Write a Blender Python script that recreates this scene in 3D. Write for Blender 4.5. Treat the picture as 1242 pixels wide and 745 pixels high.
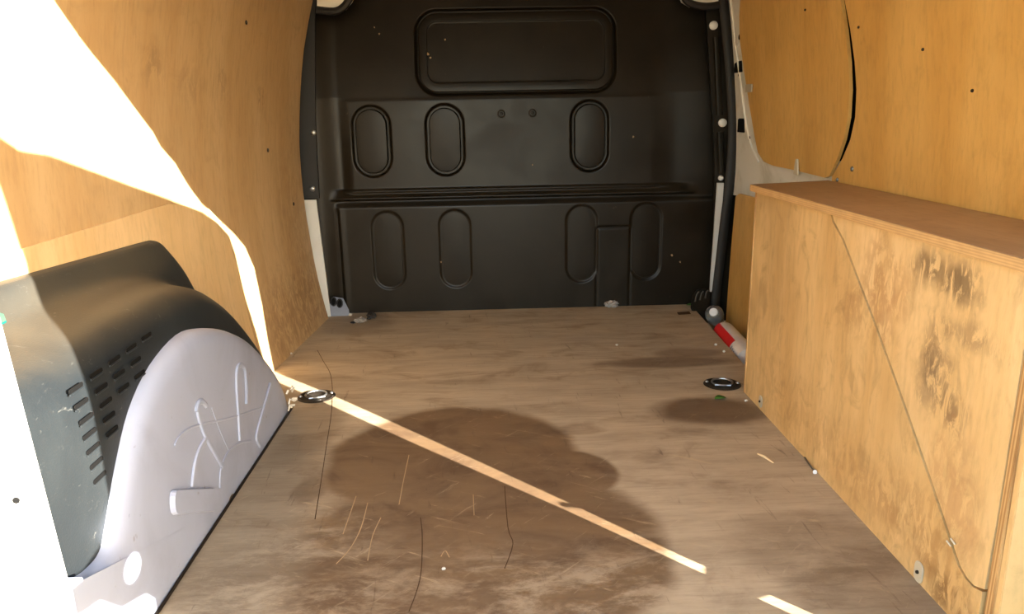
import bpy, bmesh, math, random
import numpy as np
from mathutils import Vector, Matrix

random.seed(7); np.random.seed(7)
scn = bpy.context.scene
COL = scn.collection
for o in list(bpy.data.objects):
    bpy.data.objects.remove(o)

# ------------------------------------------------------------------ camera
FPX, PITCH, YAW, ROLL = 930.0, math.radians(14.4), math.radians(1.53), math.radians(1.1)
CAM = Vector((0, 0, .70))
_f = Vector((math.sin(YAW)*math.cos(PITCH), math.cos(YAW)*math.cos(PITCH), -math.sin(PITCH)))
_r0 = Vector((math.cos(YAW), -math.sin(YAW), 0)); _u0 = _r0.cross(_f)
_r = _r0*math.cos(ROLL) - _u0*math.sin(ROLL); _u = _u0*math.cos(ROLL) + _r0*math.sin(ROLL)
cd = bpy.data.cameras.new('camera'); cam = bpy.data.objects.new('camera', cd); COL.objects.link(cam)
cd.sensor_width = 36; cd.lens = 36*FPX/1242; cd.clip_start = .02; cd.clip_end = 200
m = Matrix((_r, _u, -_f)).transposed().to_4x4(); m.translation = CAM
cam.matrix_world = m; scn.camera = cam

# ------------------------------------------------------------------ sky, sun, exposure
SUN_DIR = Vector((0.6563, -0.6976, 0.2873))          # towards the sun, low behind the van on the right
SUN_STRENGTH, SKY_STRENGTH = 44.0, 1.25
w = bpy.data.worlds.new('world'); scn.world = w; w.use_nodes = True
nt = w.node_tree; nt.nodes.clear()
out = nt.nodes.new('ShaderNodeOutputWorld'); bg = nt.nodes.new('ShaderNodeBackground')
sky = nt.nodes.new('ShaderNodeTexSky'); sky.sky_type = 'NISHITA'; sky.sun_disc = False
sky.sun_elevation = math.radians(16.7); sky.sun_rotation = math.atan2(SUN_DIR.x, SUN_DIR.y)
bg.inputs[1].default_value = SKY_STRENGTH
nt.links.new(sky.outputs[0], bg.inputs[0]); nt.links.new(bg.outputs[0], out.inputs[0])
sl = bpy.data.lights.new('sun', 'SUN'); sl.energy = SUN_STRENGTH; sl.angle = math.radians(.22); sl.color = (1, .93, .83)
so = bpy.data.objects.new('sun', sl); COL.objects.link(so); so.location = (6, -7, 4)
so.rotation_euler = SUN_DIR.to_track_quat('Z', 'Y').to_euler()
vs = scn.view_settings
vs.view_transform = 'Standard'; vs.look = 'None'; vs.gamma = 1; vs.use_curve_mapping = False; vs.exposure = 0.12

# ------------------------------------------------------------------ helpers
def ray(px, py):
    return (_r*((px-621)/FPX) + _u*((372.5-py)/FPX) + _f)
def at(px, py, ax, v):
    """point of the plane (axis ax = v) that was measured at this place of the photograph"""
    d = ray(px, py); t = (v-CAM[ax])/d[ax]; return CAM + d*t

def lin(c):                                   # 0-255 sRGB to linear
    return tuple(((x/255)/12.92 if x/255 <= .04045 else ((x/255+.055)/1.055)**2.4) for x in c)

def obj(name, verts, faces, mat, parent=None, smooth=False):
    me = bpy.data.meshes.new(name); me.from_pydata([tuple(v) for v in verts], [], faces)
    bm = bmesh.new(); bm.from_mesh(me); bmesh.ops.recalc_face_normals(bm, faces=bm.faces); bm.to_mesh(me); bm.free()
    return fin(name, me, mat, parent, smooth)
def fin(name, me, mat, parent=None, smooth=False):
    o = bpy.data.objects.new(name, me); COL.objects.link(o)
    if mat is not None and not me.materials: me.materials.append(mat)
    if smooth:
        me.polygons.foreach_set('use_smooth', [True]*len(me.polygons))
        try: me.set_sharp_from_angle(angle=math.radians(38))
        except Exception: pass
    if parent: o.parent = parent
    return o
def bmobj(name, bm, mat, parent=None, smooth=False):
    bmesh.ops.recalc_face_normals(bm, faces=bm.faces)
    me = bpy.data.meshes.new(name); bm.to_mesh(me); bm.free()
    return fin(name, me, mat, parent, smooth)
def tag(o, label, cat=None, group=None, kind=None):
    o['label'] = label
    if cat: o['category'] = cat
    if group: o['group'] = group
    if kind: o['kind'] = kind
    return o
def empty(name, loc=(0, 0, 0)):
    o = bpy.data.objects.new(name, None); COL.objects.link(o); o.empty_display_size = .05
    return o
def box(bm, x0, x1, y0, y1, z0, z1):
    vs_ = [bm.verts.new(p) for p in ((x0,y0,z0),(x1,y0,z0),(x1,y1,z0),(x0,y1,z0),(x0,y0,z1),(x1,y0,z1),(x1,y1,z1),(x0,y1,z1))]
    for f in ((0,3,2,1),(4,5,6,7),(0,1,5,4),(1,2,6,5),(2,3,7,6),(3,0,4,7)): bm.faces.new([vs_[i] for i in f])
def boxobj(name, dims, mat, parent=None, bev=.002):
    bm = bmesh.new(); box(bm, *dims)
    if bev: bmesh.ops.bevel(bm, geom=list(bm.edges), offset=bev, segments=2, affect='EDGES')
    return bmobj(name, bm, mat, parent)
def prism(name, pts, depth, mat, parent=None, bev=0, segs=2):
    """polygon (list of Vectors) extruded by the vector depth"""
    bm = bmesh.new(); a = [bm.verts.new(p) for p in pts]; b = [bm.verts.new(Vector(p)+Vector(depth)) for p in pts]
    n = len(pts); bm.faces.new(a); bm.faces.new(b[::-1])
    for i in range(n): bm.faces.new((a[i], a[(i+1) % n], b[(i+1) % n], b[i]))
    bmesh.ops.recalc_face_normals(bm, faces=bm.faces)
    if bev:
        es = [e for e in bm.edges if e.calc_face_angle(0) > .8]
        bmesh.ops.bevel(bm, geom=es, offset=bev, segments=segs, affect='EDGES')
    return bmobj(name, bm, mat, parent)
def tube_geo(pts, r, n=8, closed=False, squash=None):
    """round bar along pts; r a number or a list; squash = (axis vector, factor)"""
    pts = [Vector(p) for p in pts]; N = len(pts); V = []; F = []
    rr = r if isinstance(r, (list, tuple)) else [r]*N
    prev = None
    for i, p in enumerate(pts):
        a = pts[(i-1) % N] if (closed or i) else p; b = pts[(i+1) % N] if (closed or i < N-1) else p
        t = (b-a).normalized()
        if prev is None:
            s = t.orthogonal().normalized()
        else:
            s = (prev - t*prev.dot(t)).normalized()
        prev = s; q = t.cross(s)
        for k in range(n):
            an = 2*math.pi*k/n; d = s*math.cos(an)*rr[i] + q*math.sin(an)*rr[i]
            if squash: d -= squash[0]*d.dot(squash[0])*(1-squash[1])
            V.append(p+d)
    for i in range(N if closed else N-1):
        j = (i+1) % N
        for k in range(n): F.append((i*n+k, i*n+(k+1) % n, j*n+(k+1) % n, j*n+k))
    if not closed:
        F.append(tuple(range(n))[::-1]); F.append(tuple((N-1)*n+k for k in range(n)))
    return V, F
def tube(name, pts, r, mat, parent=None, n=8, closed=False, squash=None):
    V, F = tube_geo(pts, r, n, closed, squash); return obj(name, V, F, mat, parent, True)
def smooth_line(pts, sub=6):
    """Catmull-Rom through the points"""
    pts = [Vector(p) for p in pts]; out_ = []
    for i in range(len(pts)-1):
        p0 = pts[max(i-1, 0)]; p1 = pts[i]; p2 = pts[i+1]; p3 = pts[min(i+2, len(pts)-1)]
        for k in range(sub):
            t = k/sub
            out_.append(.5*((2*p1)+(p2-p0)*t+(2*p0-5*p1+4*p2-p3)*t*t+(3*p1-p0-3*p2+p3)*t**3))
    out_.append(pts[-1]); return out_
def lathe(name, prof, origin, axis, mat, parent=None, n=28, smooth=True):
    """prof: (radius, height) pairs about axis from origin"""
    ax = Vector(axis).normalized(); s = ax.orthogonal().normalized(); q = ax.cross(s); V = []; F = []
    for r, h in prof:
        for k in range(n):
            a = 2*math.pi*k/n; V.append(Vector(origin)+ax*h+(s*math.cos(a)+q*math.sin(a))*r)
    for i in range(len(prof)-1):
        for k in range(n): F.append((i*n+k, i*n+(k+1) % n, (i+1)*n+(k+1) % n, (i+1)*n+k))
    F.append(tuple(range(n))[::-1]); F.append(tuple((len(prof)-1)*n+k for k in range(n)))
    return obj(name, V, F, mat, parent, smooth)

# ------------------------------------------------------------------ materials
class NT:
    def __init__(s, name):
        s.m = bpy.data.materials.new(name); s.m.use_nodes = True; s.t = s.m.node_tree
        s.b = s.t.nodes['Principled BSDF']; s.co = s.t.nodes.new('ShaderNodeTexCoord').outputs['Object']
    def n(s, typ, **kw):
        x = s.t.nodes.new(typ)
        for k, v in kw.items(): setattr(x, k, v)
        return x
    def put(s, sock, v):
        if hasattr(v, 'is_linked') or isinstance(v, bpy.types.NodeSocket): s.t.links.new(v, sock)
        else: sock.default_value = v
    def math(s, op, a, b=0.0, clamp=False):
        x = s.n('ShaderNodeMath', operation=op, use_clamp=clamp); s.put(x.inputs[0], a); s.put(x.inputs[1], b); return x.outputs[0]
    def mapping(s, scale=(1, 1, 1), loc=(0, 0, 0), src=None):
        x = s.n('ShaderNodeMapping'); s.put(x.inputs['Vector'], src or s.co)
        x.inputs['Location'].default_value = loc; x.inputs['Scale'].default_value = scale; return x.outputs[0]
    def noise(s, scale=(1, 1, 1), sc=5, det=4, rough=.55, dist=0, loc=(0, 0, 0)):
        x = s.n('ShaderNodeTexNoise'); s.put(x.inputs['Vector'], s.mapping(scale, loc))
        x.inputs['Scale'].default_value = sc; x.inputs['Detail'].default_value = det
        x.inputs['Roughness'].default_value = rough; x.inputs['Distortion'].default_value = dist; return x.outputs['Fac']
    def ramp(s, f, lo, hi, a=0.0, b=1.0, smooth=True):
        x = s.n('ShaderNodeMapRange', interpolation_type='SMOOTHSTEP' if smooth else 'LINEAR')
        s.put(x.inputs[0], f)
        for i, v in enumerate((lo, hi, a, b)): x.inputs[1+i].default_value = v
        return x.outputs[0]
    def mix(s, f, a, b, mode='MIX'):
        x = s.n('ShaderNodeMix', data_type='RGBA', blend_type=mode, clamp_factor=True)
        s.put(x.inputs[0], f)
        for sock, v in ((x.inputs[6], a), (x.inputs[7], b)):
            if isinstance(v, (tuple, list)): v = (*v[:3], 1)
            s.put(sock, v)
        return x.outputs[2]
    def ellipse(s, c, r, soft=.15, amp=.25, nsc=6, rot=None):
        """1 inside an ellipsoid blot with a wobbly edge"""
        v = s.n('ShaderNodeVectorMath', operation='SUBTRACT'); s.put(v.inputs[0], s.co); v.inputs[1].default_value = c
        d = s.n('ShaderNodeVectorMath', operation='DIVIDE'); s.put(d.inputs[0], v.outputs[0]); d.inputs[1].default_value = r
        l = s.n('ShaderNodeVectorMath', operation='LENGTH'); s.put(l.inputs[0], d.outputs[0])
        nz = s.noise((1, 1, 1), nsc, 3, .5)
        q = s.math('ADD', l.outputs['Value'], s.math('MULTIPLY', s.math('SUBTRACT', nz, .5), amp*2))
        return s.ramp(q, 1-soft, 1+soft, 1, 0)
    def bump(s, h, dist, strength=1):
        x = s.n('ShaderNodeBump'); x.inputs['Strength'].default_value = strength; x.inputs['Distance'].default_value = dist
        s.put(x.inputs['Height'], h); s.put(s.b.inputs['Normal'], x.outputs[0])
    def done(s, col, rough, spec=.5, metal=0):
        if isinstance(col, (tuple, list)): col = (*col[:3], 1)
        s.put(s.b.inputs['Base Color'], col); s.put(s.b.inputs['Roughness'], rough)
        s.b.inputs['Specular IOR Level'].default_value = spec; s.b.inputs['Metallic'].default_value = metal
        return s.m

def plain(name, col, rough=.5, spec=.5, metal=0, var=.12, nsc=8):
    s = NT(name); n = s.noise((1, 1, 1), nsc, 4)
    c = s.mix(s.ramp(n, .3, .7), tuple(x*(1-var) for x in col), tuple(min(1, x*(1+var)) for x in col))
    return s.done(c, rough, spec, metal)

def plywood(name, c1, c2, grain, rough=.55, dark=.35, stains=(), gsc=1.0, dirt=None):
    """two-tone veneer with fine stretched grain; grain = scale vector (small along the grain)"""
    s = NT(name)
    g1 = s.noise(tuple(x*gsc for x in grain), 3.2, 6, .6, .3)
    g2 = s.noise(tuple(x*4*gsc for x in grain), 9, 5, .65)
    big = s.noise((1, 1, 1), 2.3, 4, .6, .4, (3, 1, 7))
    spots = s.noise((1, 1, 1), 14, 3, .5, 0, (9, 4, 2))
    c = s.mix(s.ramp(g1, .3, .72), c1, c2)
    c = s.mix(s.math('MULTIPLY', s.ramp(g2, .45, .72), .28), c, tuple(x*.55 for x in c1))
    c = s.mix(s.math('MULTIPLY', s.ramp(big, .48, .75), dark), c, tuple(x*.5 for x in c1))
    c = s.mix(s.math('MULTIPLY', s.ramp(spots, .70, .80), .35), c, tuple(x*.35 for x in c1))
    mot = s.noise((1, 1.3, 1), 11, 5, .65, 1.2, (2, 6, 1))
    c = s.mix(s.math('MULTIPLY', s.ramp(mot, .5, .72), dark*.9), c, tuple(x*.62 for x in c1))
    brk = s.ramp(s.noise((1, 1.6, .7), 34, 5, .7, .8, (5, 5, 5)), .40, .56)
    for cen, rad, amt, colr in stains:
        c = s.mix(s.math('MULTIPLY', s.math('MULTIPLY', s.ellipse(cen, tuple(x*1.25 for x in rad), .7, 1.0, 26), brk), amt), c, colr)
    s.bump(g2, .0012, .5)
    return s.done(c, rough, .35)

M = {}
M['ply_left'] = plywood('ply lining left', lin((190,155,107)), lin((204,172,126)), (.8, 2.6, .5), .5, .25,
    [((-.68,1.62,.80),(.1,.035,.03),.35,lin((110,88,62))), ((-.68,1.80,.765),(.1,.05,.025),.25,lin((120,92,62))),
     ((-.68,1.97,.775),(.1,.022,.028),.35,lin((110,84,58))), ((-.66,2.25,.745),(.1,.02,.02),.4,lin((100,75,48))),
     ((-.62,2.35,.10),(.1,.25,.09),.45,lin((120,84,44))), ((-.62,2.5,.3),(.1,.1,.25),.25,lin((130,92,48)))])
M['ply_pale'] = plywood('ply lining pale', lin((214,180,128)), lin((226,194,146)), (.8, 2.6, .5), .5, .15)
M['ply_right'] = plywood('ply lining right', lin((206,158,84)), lin((220,176,102)), (.8, 2.6, .6), .42, .22)
M['ply_box'] = plywood('ply boxing', lin((204,163,104)), lin((224,188,130)), (1, 2.6, .5), .5, .6,
    [((.63,1.06,.47),(.05,.035,.02),.7,lin((90,66,44))), ((.63,.985,.465),(.05,.03,.025),.7,lin((84,64,46))),
     ((.63,1.03,.37),(.05,.022,.04),.55,lin((104,78,54))), ((.63,1.02,.31),(.05,.03,.03),.55,lin((96,76,58))),
     ((.63,.97,.285),(.05,.02,.02),.6,lin((96,74,54))), ((.63,.95,.40),(.05,.05,.015),.5,lin((120,94,66))),
     ((.63,1.25,.36),(.05,.05,.05),.35,lin((150,104,62))), ((.63,.93,.03),(.05,.035,.02),.7,lin((96,62,30))),
     ((.63,1.0,.10),(.05,.08,.05),.35,lin((150,106,54))), ((.63,1.5,.08),(.05,.18,.05),.25,lin((160,116,60))),
     ((.63,1.15,.06),(.05,.15,.03),.3,lin((150,104,56)))])
M['ply_box_top'] = plywood('ply box top', lin((158,124,90)), lin((176,142,106)), (2.4, .6, 1), .4, .4)
M['ply_box_pale'] = plywood('ply hatch veneer', lin((214,176,118)), lin((230,196,142)), (1, 2.6, .5), .5, .5,
    [((.63,1.06,.47),(.05,.035,.02),.7,lin((90,66,44))), ((.63,.985,.465),(.05,.03,.025),.7,lin((84,64,46))),
     ((.63,1.03,.37),(.05,.022,.04),.55,lin((104,78,54))), ((.63,1.02,.31),(.05,.03,.03),.6,lin((96,76,58))),
     ((.63,.97,.285),(.05,.02,.02),.6,lin((96,74,54))), ((.63,.95,.40),(.05,.05,.015),.5,lin((120,94,66))),
     ((.63,1.19,.40),(.05,.05,.07),.5,lin((160,108,62))), ((.63,.95,.15),(.05,.05,.08),.4,lin((170,118,74)))])
def ply_edge(horiz):
    s = NT('plywood edge'); wv = s.n('ShaderNodeTexWave', wave_type='BANDS', bands_direction='DIAGONAL')
    s.put(wv.inputs['Vector'], s.mapping((.6, .02, 1.4) if horiz else (1, 1, .02))); wv.inputs['Scale'].default_value = 120; wv.inputs['Distortion'].default_value = 1.5
    n = s.noise((1, 1, 1), 40, 3)
    c = s.mix(wv.outputs['Fac'], lin((168,124,74) if not horiz else (196,156,104)), lin((218,176,116)))
    return s.done(s.mix(s.math('MULTIPLY', n, .4), c, lin((120,80,40))), .7, .3)
M['ply_edge'] = ply_edge(False); M['ply_edge_flat'] = ply_edge(True)

def floor_mat():
    s = NT('worn plywood floor')
    g1 = s.noise((.9, 4.5, 1), 3.5, 6, .62, .5); g2 = s.noise((2, 26, 1), 5, 5, .7, .2)
    big = s.noise((1, 1, 1), 1.7, 5, .6, .6, (5, 2, 0)); pat = s.noise((1, 1.6, 1), 5.5, 5, .6, .8, (1, 8, 0))
    c = s.mix(s.ramp(g1, .3, .7), lin((166,148,121)), lin((190,171,141)))
    c = s.mix(s.math('MULTIPLY', s.ramp(g2, .45, .75), .35), c, lin((104,82,60)))
    c = s.mix(s.math('MULTIPLY', s.ramp(pat, .52, .72), .45), c, lin((104,80,56)))
    c = s.mix(s.math('MULTIPLY', s.ramp(big, .55, .8), .4), c, lin((184,160,126)))
    # soaked patches (dried spill), with the outline they have on the board
    st = [((-.09,1.48,0),(.262,.272,1),.07), ((-.10,1.14,0),(.24,.34,1),.20), ((.135,1.39,0),(.105,.105,1),.08), ((.065,1.13,0),(.212,.25,1),.09)]
    k = None
    for cen, rad, soft in st:
        e = s.ellipse(cen, rad, soft, .13, 6); k = e if k is None else s.math('MAXIMUM', k, e)
    c = s.mix(s.math('MULTIPLY', k, .88), c, s.mix(s.ramp(pat, .4, .7), lin((108,82,54)), lin((86,62,40))))
    for cen, rad, amt in [((.51,1.69,0),(.13,.088,1),.85), ((.49,2.05,0),(.20,.045,1),.65), ((.58,2.13,0),(.10,.04,1),.55),
                          ((.52,1.10,0),(.14,.10,1),.4), ((-.42,1.25,0),(.10,.40,1),.45), ((-.36,1.02,0),(.18,.12,1),.35), ((.62,.98,0),(.18,.10,1),.45), ((-.47,2.55,0),(.13,.12,1),.35), ((-.36,1.35,0),(.03,.05,1),.5), ((-.44,1.65,0),(.09,.16,1),.35)]:
        c = s.mix(s.math('MULTIPLY', s.ellipse(cen, rad, .3, .3, 7), amt), c, lin((94,72,50)))
    wearn = s.ramp(s.noise((1, 2.2, 1), 9, 8, .75, .25, (1, 1, 0)), .42, .66)
    for cen, rad in (((-.36,1.08,0),(.16,.2,1)), ((.02,.98,0),(.3,.12,1)), ((.45,1.35,0),(.2,.2,1)), ((.35,1.02,0),(.3,.12,1))):
        c = s.mix(s.math('MULTIPLY', s.math('MULTIPLY', s.ellipse(cen, rad, .7, .4, 5), wearn), .5), c, lin((186,166,136)))
    # fine pale and dark scuffs
    for sc, loc, colr, amt, rot in ((3, (0,0,0), lin((196,172,134)), .5, .5), (4, (4,2,0), lin((70,50,34)), .5, 1.5), (5, (7,1,0), lin((200,180,146)), .35, 2.3)):
        mp = s.n('ShaderNodeMapping'); s.put(mp.inputs['Vector'], s.co); mp.inputs['Rotation'].default_value = (0, 0, rot)
        mp.inputs['Location'].default_value = loc
        mp2 = s.n('ShaderNodeMapping'); s.put(mp2.inputs['Vector'], mp.outputs[0]); mp2.inputs['Scale'].default_value = (sc*.8, sc*6, 1); mp = mp2
        nz = s.n('ShaderNodeTexNoise'); s.put(nz.inputs['Vector'], mp.outputs[0]); nz.inputs['Scale'].default_value = 3; nz.inputs['Detail'].default_value = 7; nz.inputs['Roughness'].default_value = .7; nz.inputs['Distortion'].default_value = .6
        c = s.mix(s.math('MULTIPLY', s.ramp(nz.outputs['Fac'], .60, .72), amt), c, colr)
    s.bump(g2, .001, .5)
    return s.done(c, s.ramp(pat, .3, .7, .5, .68), .35)
M['floor'] = floor_mat()

def bulk_mat():
    s = NT('black bulkhead paint'); n = s.noise((1, 1, 1), 6, 5, .6, .5); f = s.noise((1, 1, 1), 60, 3)
    sp = s.noise((1, 1, 1), 32, 2, .5, 0, (3, 3, 3))
    c = s.mix(s.ramp(n, .35, .7), (.0095, .0068, .0035), (.0145, .0105, .0055))
    c = s.mix(s.math('MULTIPLY', s.ramp(sp, .76, .80), .35), c, (.10, .08, .05))
    s.bump(f, .0004, .4)
    return s.done(c, s.ramp(n, .3, .7, .30, .42), .20)
M['bulk'] = bulk_mat()
M['rubber'] = plain('black rubber', (.012, .011, .010), .6, .4)
M['white'] = plain('white body paint', lin((206,204,196)), .35, .5, 0, .04)
def grubby_white():
    s = NT('grubby white body paint'); n = s.noise((1, 1, 1), 7, 5, .6, .6)
    return s.done(s.mix(s.ramp(n, .45, .75), lin((226,221,208)), lin((188,180,158))), .38, .5)
M['white_grubby'] = grubby_white()
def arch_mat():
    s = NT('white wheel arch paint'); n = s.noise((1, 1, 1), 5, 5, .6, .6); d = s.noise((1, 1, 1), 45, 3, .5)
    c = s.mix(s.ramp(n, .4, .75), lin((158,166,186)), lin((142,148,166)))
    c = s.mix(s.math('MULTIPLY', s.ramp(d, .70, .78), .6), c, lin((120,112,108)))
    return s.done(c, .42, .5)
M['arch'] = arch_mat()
def cover_mat():
    s = NT('dark grey moulded plastic'); n = s.noise((1, 1, 1), 5, 5, .6, .5); f = s.noise((1, 1, 1), 350, 2)
    sc = s.noise((2, 6, 14), 8, 6, .7, 1.0); dust = s.ellipse((-.62, 1.3, .43), (.12, .35, .05), .6, .5, 8)
    c = s.mix(s.ramp(n, .35, .7), lin((31,36,39)), lin((41,46,48)))
    c = s.mix(s.math('MULTIPLY', dust, .45), c, lin((92,84,68)))
    c = s.mix(s.math('MULTIPLY', s.ramp(sc, .62, .72), .45), c, lin((120,120,114)))
    s.bump(f, .0006, .5)
    return s.done(c, .5, .45)
M['cover'] = cover_mat()
M['slot'] = plain('dark slot', (.006, .006, .006), .8, .1)  # near-black stands in for the shade inside slots, holes and gaps
M['metal'] = plain('dull zinc', lin((150,150,148)), .35, .5, .9)
M['dark_metal'] = plain('dark worn metal', lin((62,54,46)), .42, .5, .9)
M['cup'] = plain('grimy steel cup', lin((60,52,44)), .55, .4, .6)
M['blue_grey'] = plain('grey bracket paint', lin((126,132,146)), .5)
M['red'] = plain('red print', lin((206,30,28)), .4)
M['paper'] = plain('white label', lin((214,206,196)), .5)
M['cap'] = plain('white cap', lin((226,224,218)), .4)
M['teal'] = plain('teal tape', lin((6,104,98)), .5)
M['leaf'] = plain('green leaf', lin((66,120,40)), .5)
M['twig'] = plain('pale splinter', lin((236,208,160)), .6)
M['grit'] = plain('pale grit', lin((214,206,190)), .7)
M['char'] = plain('black crumb', (.012, .011, .010), .8)
M['crack'] = plain('crack', lin((82,62,44)), .9, .1)
M['scratch'] = plain('scratch', lin((170,144,108)), .8, .1)
M['tab'] = plain('translucent grey plastic', lin((196,184,158)), .4)
M['ground'] = plain('asphalt', lin((108,104,98)), .9, .2, 0, .2, 3)
def clear():
    s = NT('clear plastic'); s.b.inputs['Transmission Weight'].default_value = .85; s.b.inputs['IOR'].default_value = 1.15
    n = s.noise((1, 1, 1), 30, 3); return s.done(s.mix(n, (.75, .74, .70), (.85, .84, .80)), .12, .5)
M['clear'] = clear()

# ------------------------------------------------------------------ shape of the lining
def BL(y): return float(np.interp(y, [.4, .9, 1.5, 2.1, 2.65], [-.675, -.67, -.65, -.617, -.577]))
def XL(y, z): return BL(y) - .18*(z/.9)*(1-z/.9)
def XR(y, z):
    return .835 - (.045*max(0, z-.5)**1.5/.35 if z > .5 else 0) - .02*max(0, y-2.2)
def panel(name, yz, X, side, th, mat, parent=None, step=.06):
    """sheet cut to the outline yz and bent to the surface X(y,z); side = direction of its thickness"""
    bm = bmesh.new(); bm.faces.new([bm.verts.new((0, a, b)) for a, b in yz])
    ys = [a for a, b in yz]; zs = [b for a, b in yz]
    for k in range(int((max(zs)-min(zs))/step)+1):
        bmesh.ops.bisect_plane(bm, geom=bm.verts[:]+bm.edges[:]+bm.faces[:], plane_co=(0, 0, min(zs)+(k+.5)*step), plane_no=(0, 0, 1))
    for k in range(int((max(ys)-min(ys))/(step*2))+1):
        bmesh.ops.bisect_plane(bm, geom=bm.verts[:]+bm.edges[:]+bm.faces[:], plane_co=(0, min(ys)+(k+.5)*step*2, 0), plane_no=(0, 1, 0))
    for v in bm.verts: v.co.x = X(v.co.y, v.co.z)
    r = bmesh.ops.extrude_face_region(bm, geom=bm.faces[:])
    for v in r['geom']:
        if isinstance(v, bmesh.types.BMVert): v.co.x += side*th
    return bmobj(name, bm, mat, parent, True)
def rr(cx, cz, hw, hh, r, n=8):
    """rounded rectangle outline"""
    P = []
    for sx, sz, a0 in ((1, 1, 0), (-1, 1, 90), (-1, -1, 180), (1, -1, 270)):
        for k in range(n+1):
            a = math.radians(a0+90*k/n); P.append((cx+sx*(hw-r)+r*math.cos(a), cz+sz*(hh-r)+r*math.sin(a)))
    return P

# ================================================================== SETTING
DY = 2.71          # bulkhead plane
# floor board and the metal floor below it
fl = prism('floor', [(-.66,2.10,-.012),(-.63,2.695,-.012),(.725,2.715,-.012),(.695,1.9,-.012),(.69,1.80,-.012),(.84,1.80,-.012),(.84,.62,-.012),(-.70,.62,-.012),(-.69,1.4,-.012)],
           (0, 0, .012), M['floor'])
tag(fl, 'worn brown plywood load floor with dark spill stains', 'floor', kind='structure')
sub = boxobj('floor', (-.74, .90, .50, 2.80, -.10, -.075), M['white_grubby'], None, 0)
tag(sub, 'painted metal van floor below the plywood board', 'floor', kind='structure')
for nm, px in (('crack', [(385,425),(392,438),(400,452),(403,470),(402,500),(396,540),(390,580),(382,630)]),
               ('crack', [(510,628),(512,650),(511,690),(506,715),(496,742)]),
               ('crack', [(612,590),(616,640),(622,660),(612,690)])):
    tube(nm, smooth_line([at(x, y, 2, .0004) for x, y in px], 4),   .0008, M['crack'], fl, 5, squash=(Vector((0, 0, 1)), .4))
for px in ([(432,602),(424,625),(416,648)], [(446,610),(438,640),(425,665),(408,684)], [(462,628),(452,650),(446,680)], [(496,552),(490,580),(484,612)], [(535,675),(540,668),(545,676)], [(574,600),(575,625)]):
    tube('scratch', smooth_line([at(x, y, 2, .0004) for x, y in px], 4), .0009, M['scratch'], fl, 5, squash=(Vector((0, 0, 1)), .3))
notch = prism('notch', [at(x, y, 2, .0003) for x, y in ((821,379),(836,378),(838,381),(823,382))], (0, 0, .0008), M['crack'], fl)

# left lining: main sheet and a thin paler overlay low on it
wlft = panel('wall_left', [(.52,.0),(2.63,.0),(2.625,.3),(2.60,.6),(2.60,.9),(2.64,1.2),(.52,1.2)], XL, -1, .009, M['ply_left'])
tag(wlft, 'golden plywood side lining lit by the sun', 'wall', kind='structure')
lowp = panel('pale_lower_area', [(.60,.30),(2.00,.02),(1.985,.30),(1.955,.42),(1.86,.485),(1.66,.520),(1.16,.512),(.60,.50)],
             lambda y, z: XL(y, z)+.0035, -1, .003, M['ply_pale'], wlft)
tag(lowp, 'paler area over the lower lining')
def screw(name, p, axis, r, mat, parent):
    return lathe(name, [(r*1.0, 0), (r, .0015), (r*.8, .003), (r*.3, .0032), (r*.2, .002)], p, axis, mat, parent, 12)
for y, z in ((1.385, .475), (1.93, .435), (2.5, .42), (2.3, .60), (2.1, .93), (1.5, .985)):
    screw('screw', (XL(y, z)+.0002, y, z), (1, 0, 0), .006, M['dark_metal'], wlft)

# outer skin of the van: left, right, roof (kept opaque to the sun)
ceil = boxobj('ceiling', (-.84, .98, .49, 2.86, 1.24, 1.27), M['white_grubby'], None, .004); tag(ceil, 'bare white painted van roof', 'ceiling', kind='structure')
wr = empty('wall_right'); tag(wr, 'right van side with plywood panels on white metal', 'wall', kind='structure')
boxobj('body_skin', (.905, .925, .49, 2.86, -.12, 1.25), M['white_grubby'], wr, 0)
wl2 = boxobj('wall_left', (-.80, -.785, .49, 2.86, -.12, 1.25), M['white_grubby'], None, 0); tag(wl2, 'white outer van skin behind the left lining', 'wall', kind='structure')
# right plywood panels
G = [(1.835,.99),(1.815,.93),(1.795,.86),(1.782,.79),(1.778,.73),(1.785,.67),(1.805,.62),(1.835,.575),(1.875,.53)]
front_p = [(1.85,1.10)] + G + [(1.90,.523),(2.10,.527),(2.25,.528),(2.33,.535),(2.38,.56),(2.41,.61),(2.45,.70),(2.485,.80),(2.51,.90),(2.50,.97),(2.46,1.06),(2.40,1.10)]
pf = panel('lining_panel', front_p, XR, 1, .008, M['ply_right'], wr); tag(pf, 'plywood panel with rounded corners')
dy = [-.018,-.022,-.028,-.034,-.038,-.040,-.038,-.030,-.020]
boxobj('cavity_shade', (.856, .862, 1.55, 2.15, .42, 1.2), M['slot'], wr, 0)  # black sheet added to paint the shade inside the panel gap
back_p = [(1.85,1.19),(1.834,1.10)] + [(a+d, b) for (a, b), d in zip(G, dy)] + [(1.86,.38),(.83,.38),(.83,1.19)]
pb = panel('lining_panel', back_p, lambda y, z: XR(y, z)-.002, 1, .008, M['ply_right'], wr); tag(pb, 'long plywood panel above the boxing')
pl_ = panel('lining_panel', [(1.70,-.07),(2.60,-.07),(2.585,.2),(2.565,.405),(2.53,.418),(1.70,.425)], lambda y, z: XR(y, z)+.0, 1, .008, M['ply_right'], wr); tag(pl_, 'low plywood panel beside the boxing')
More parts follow.
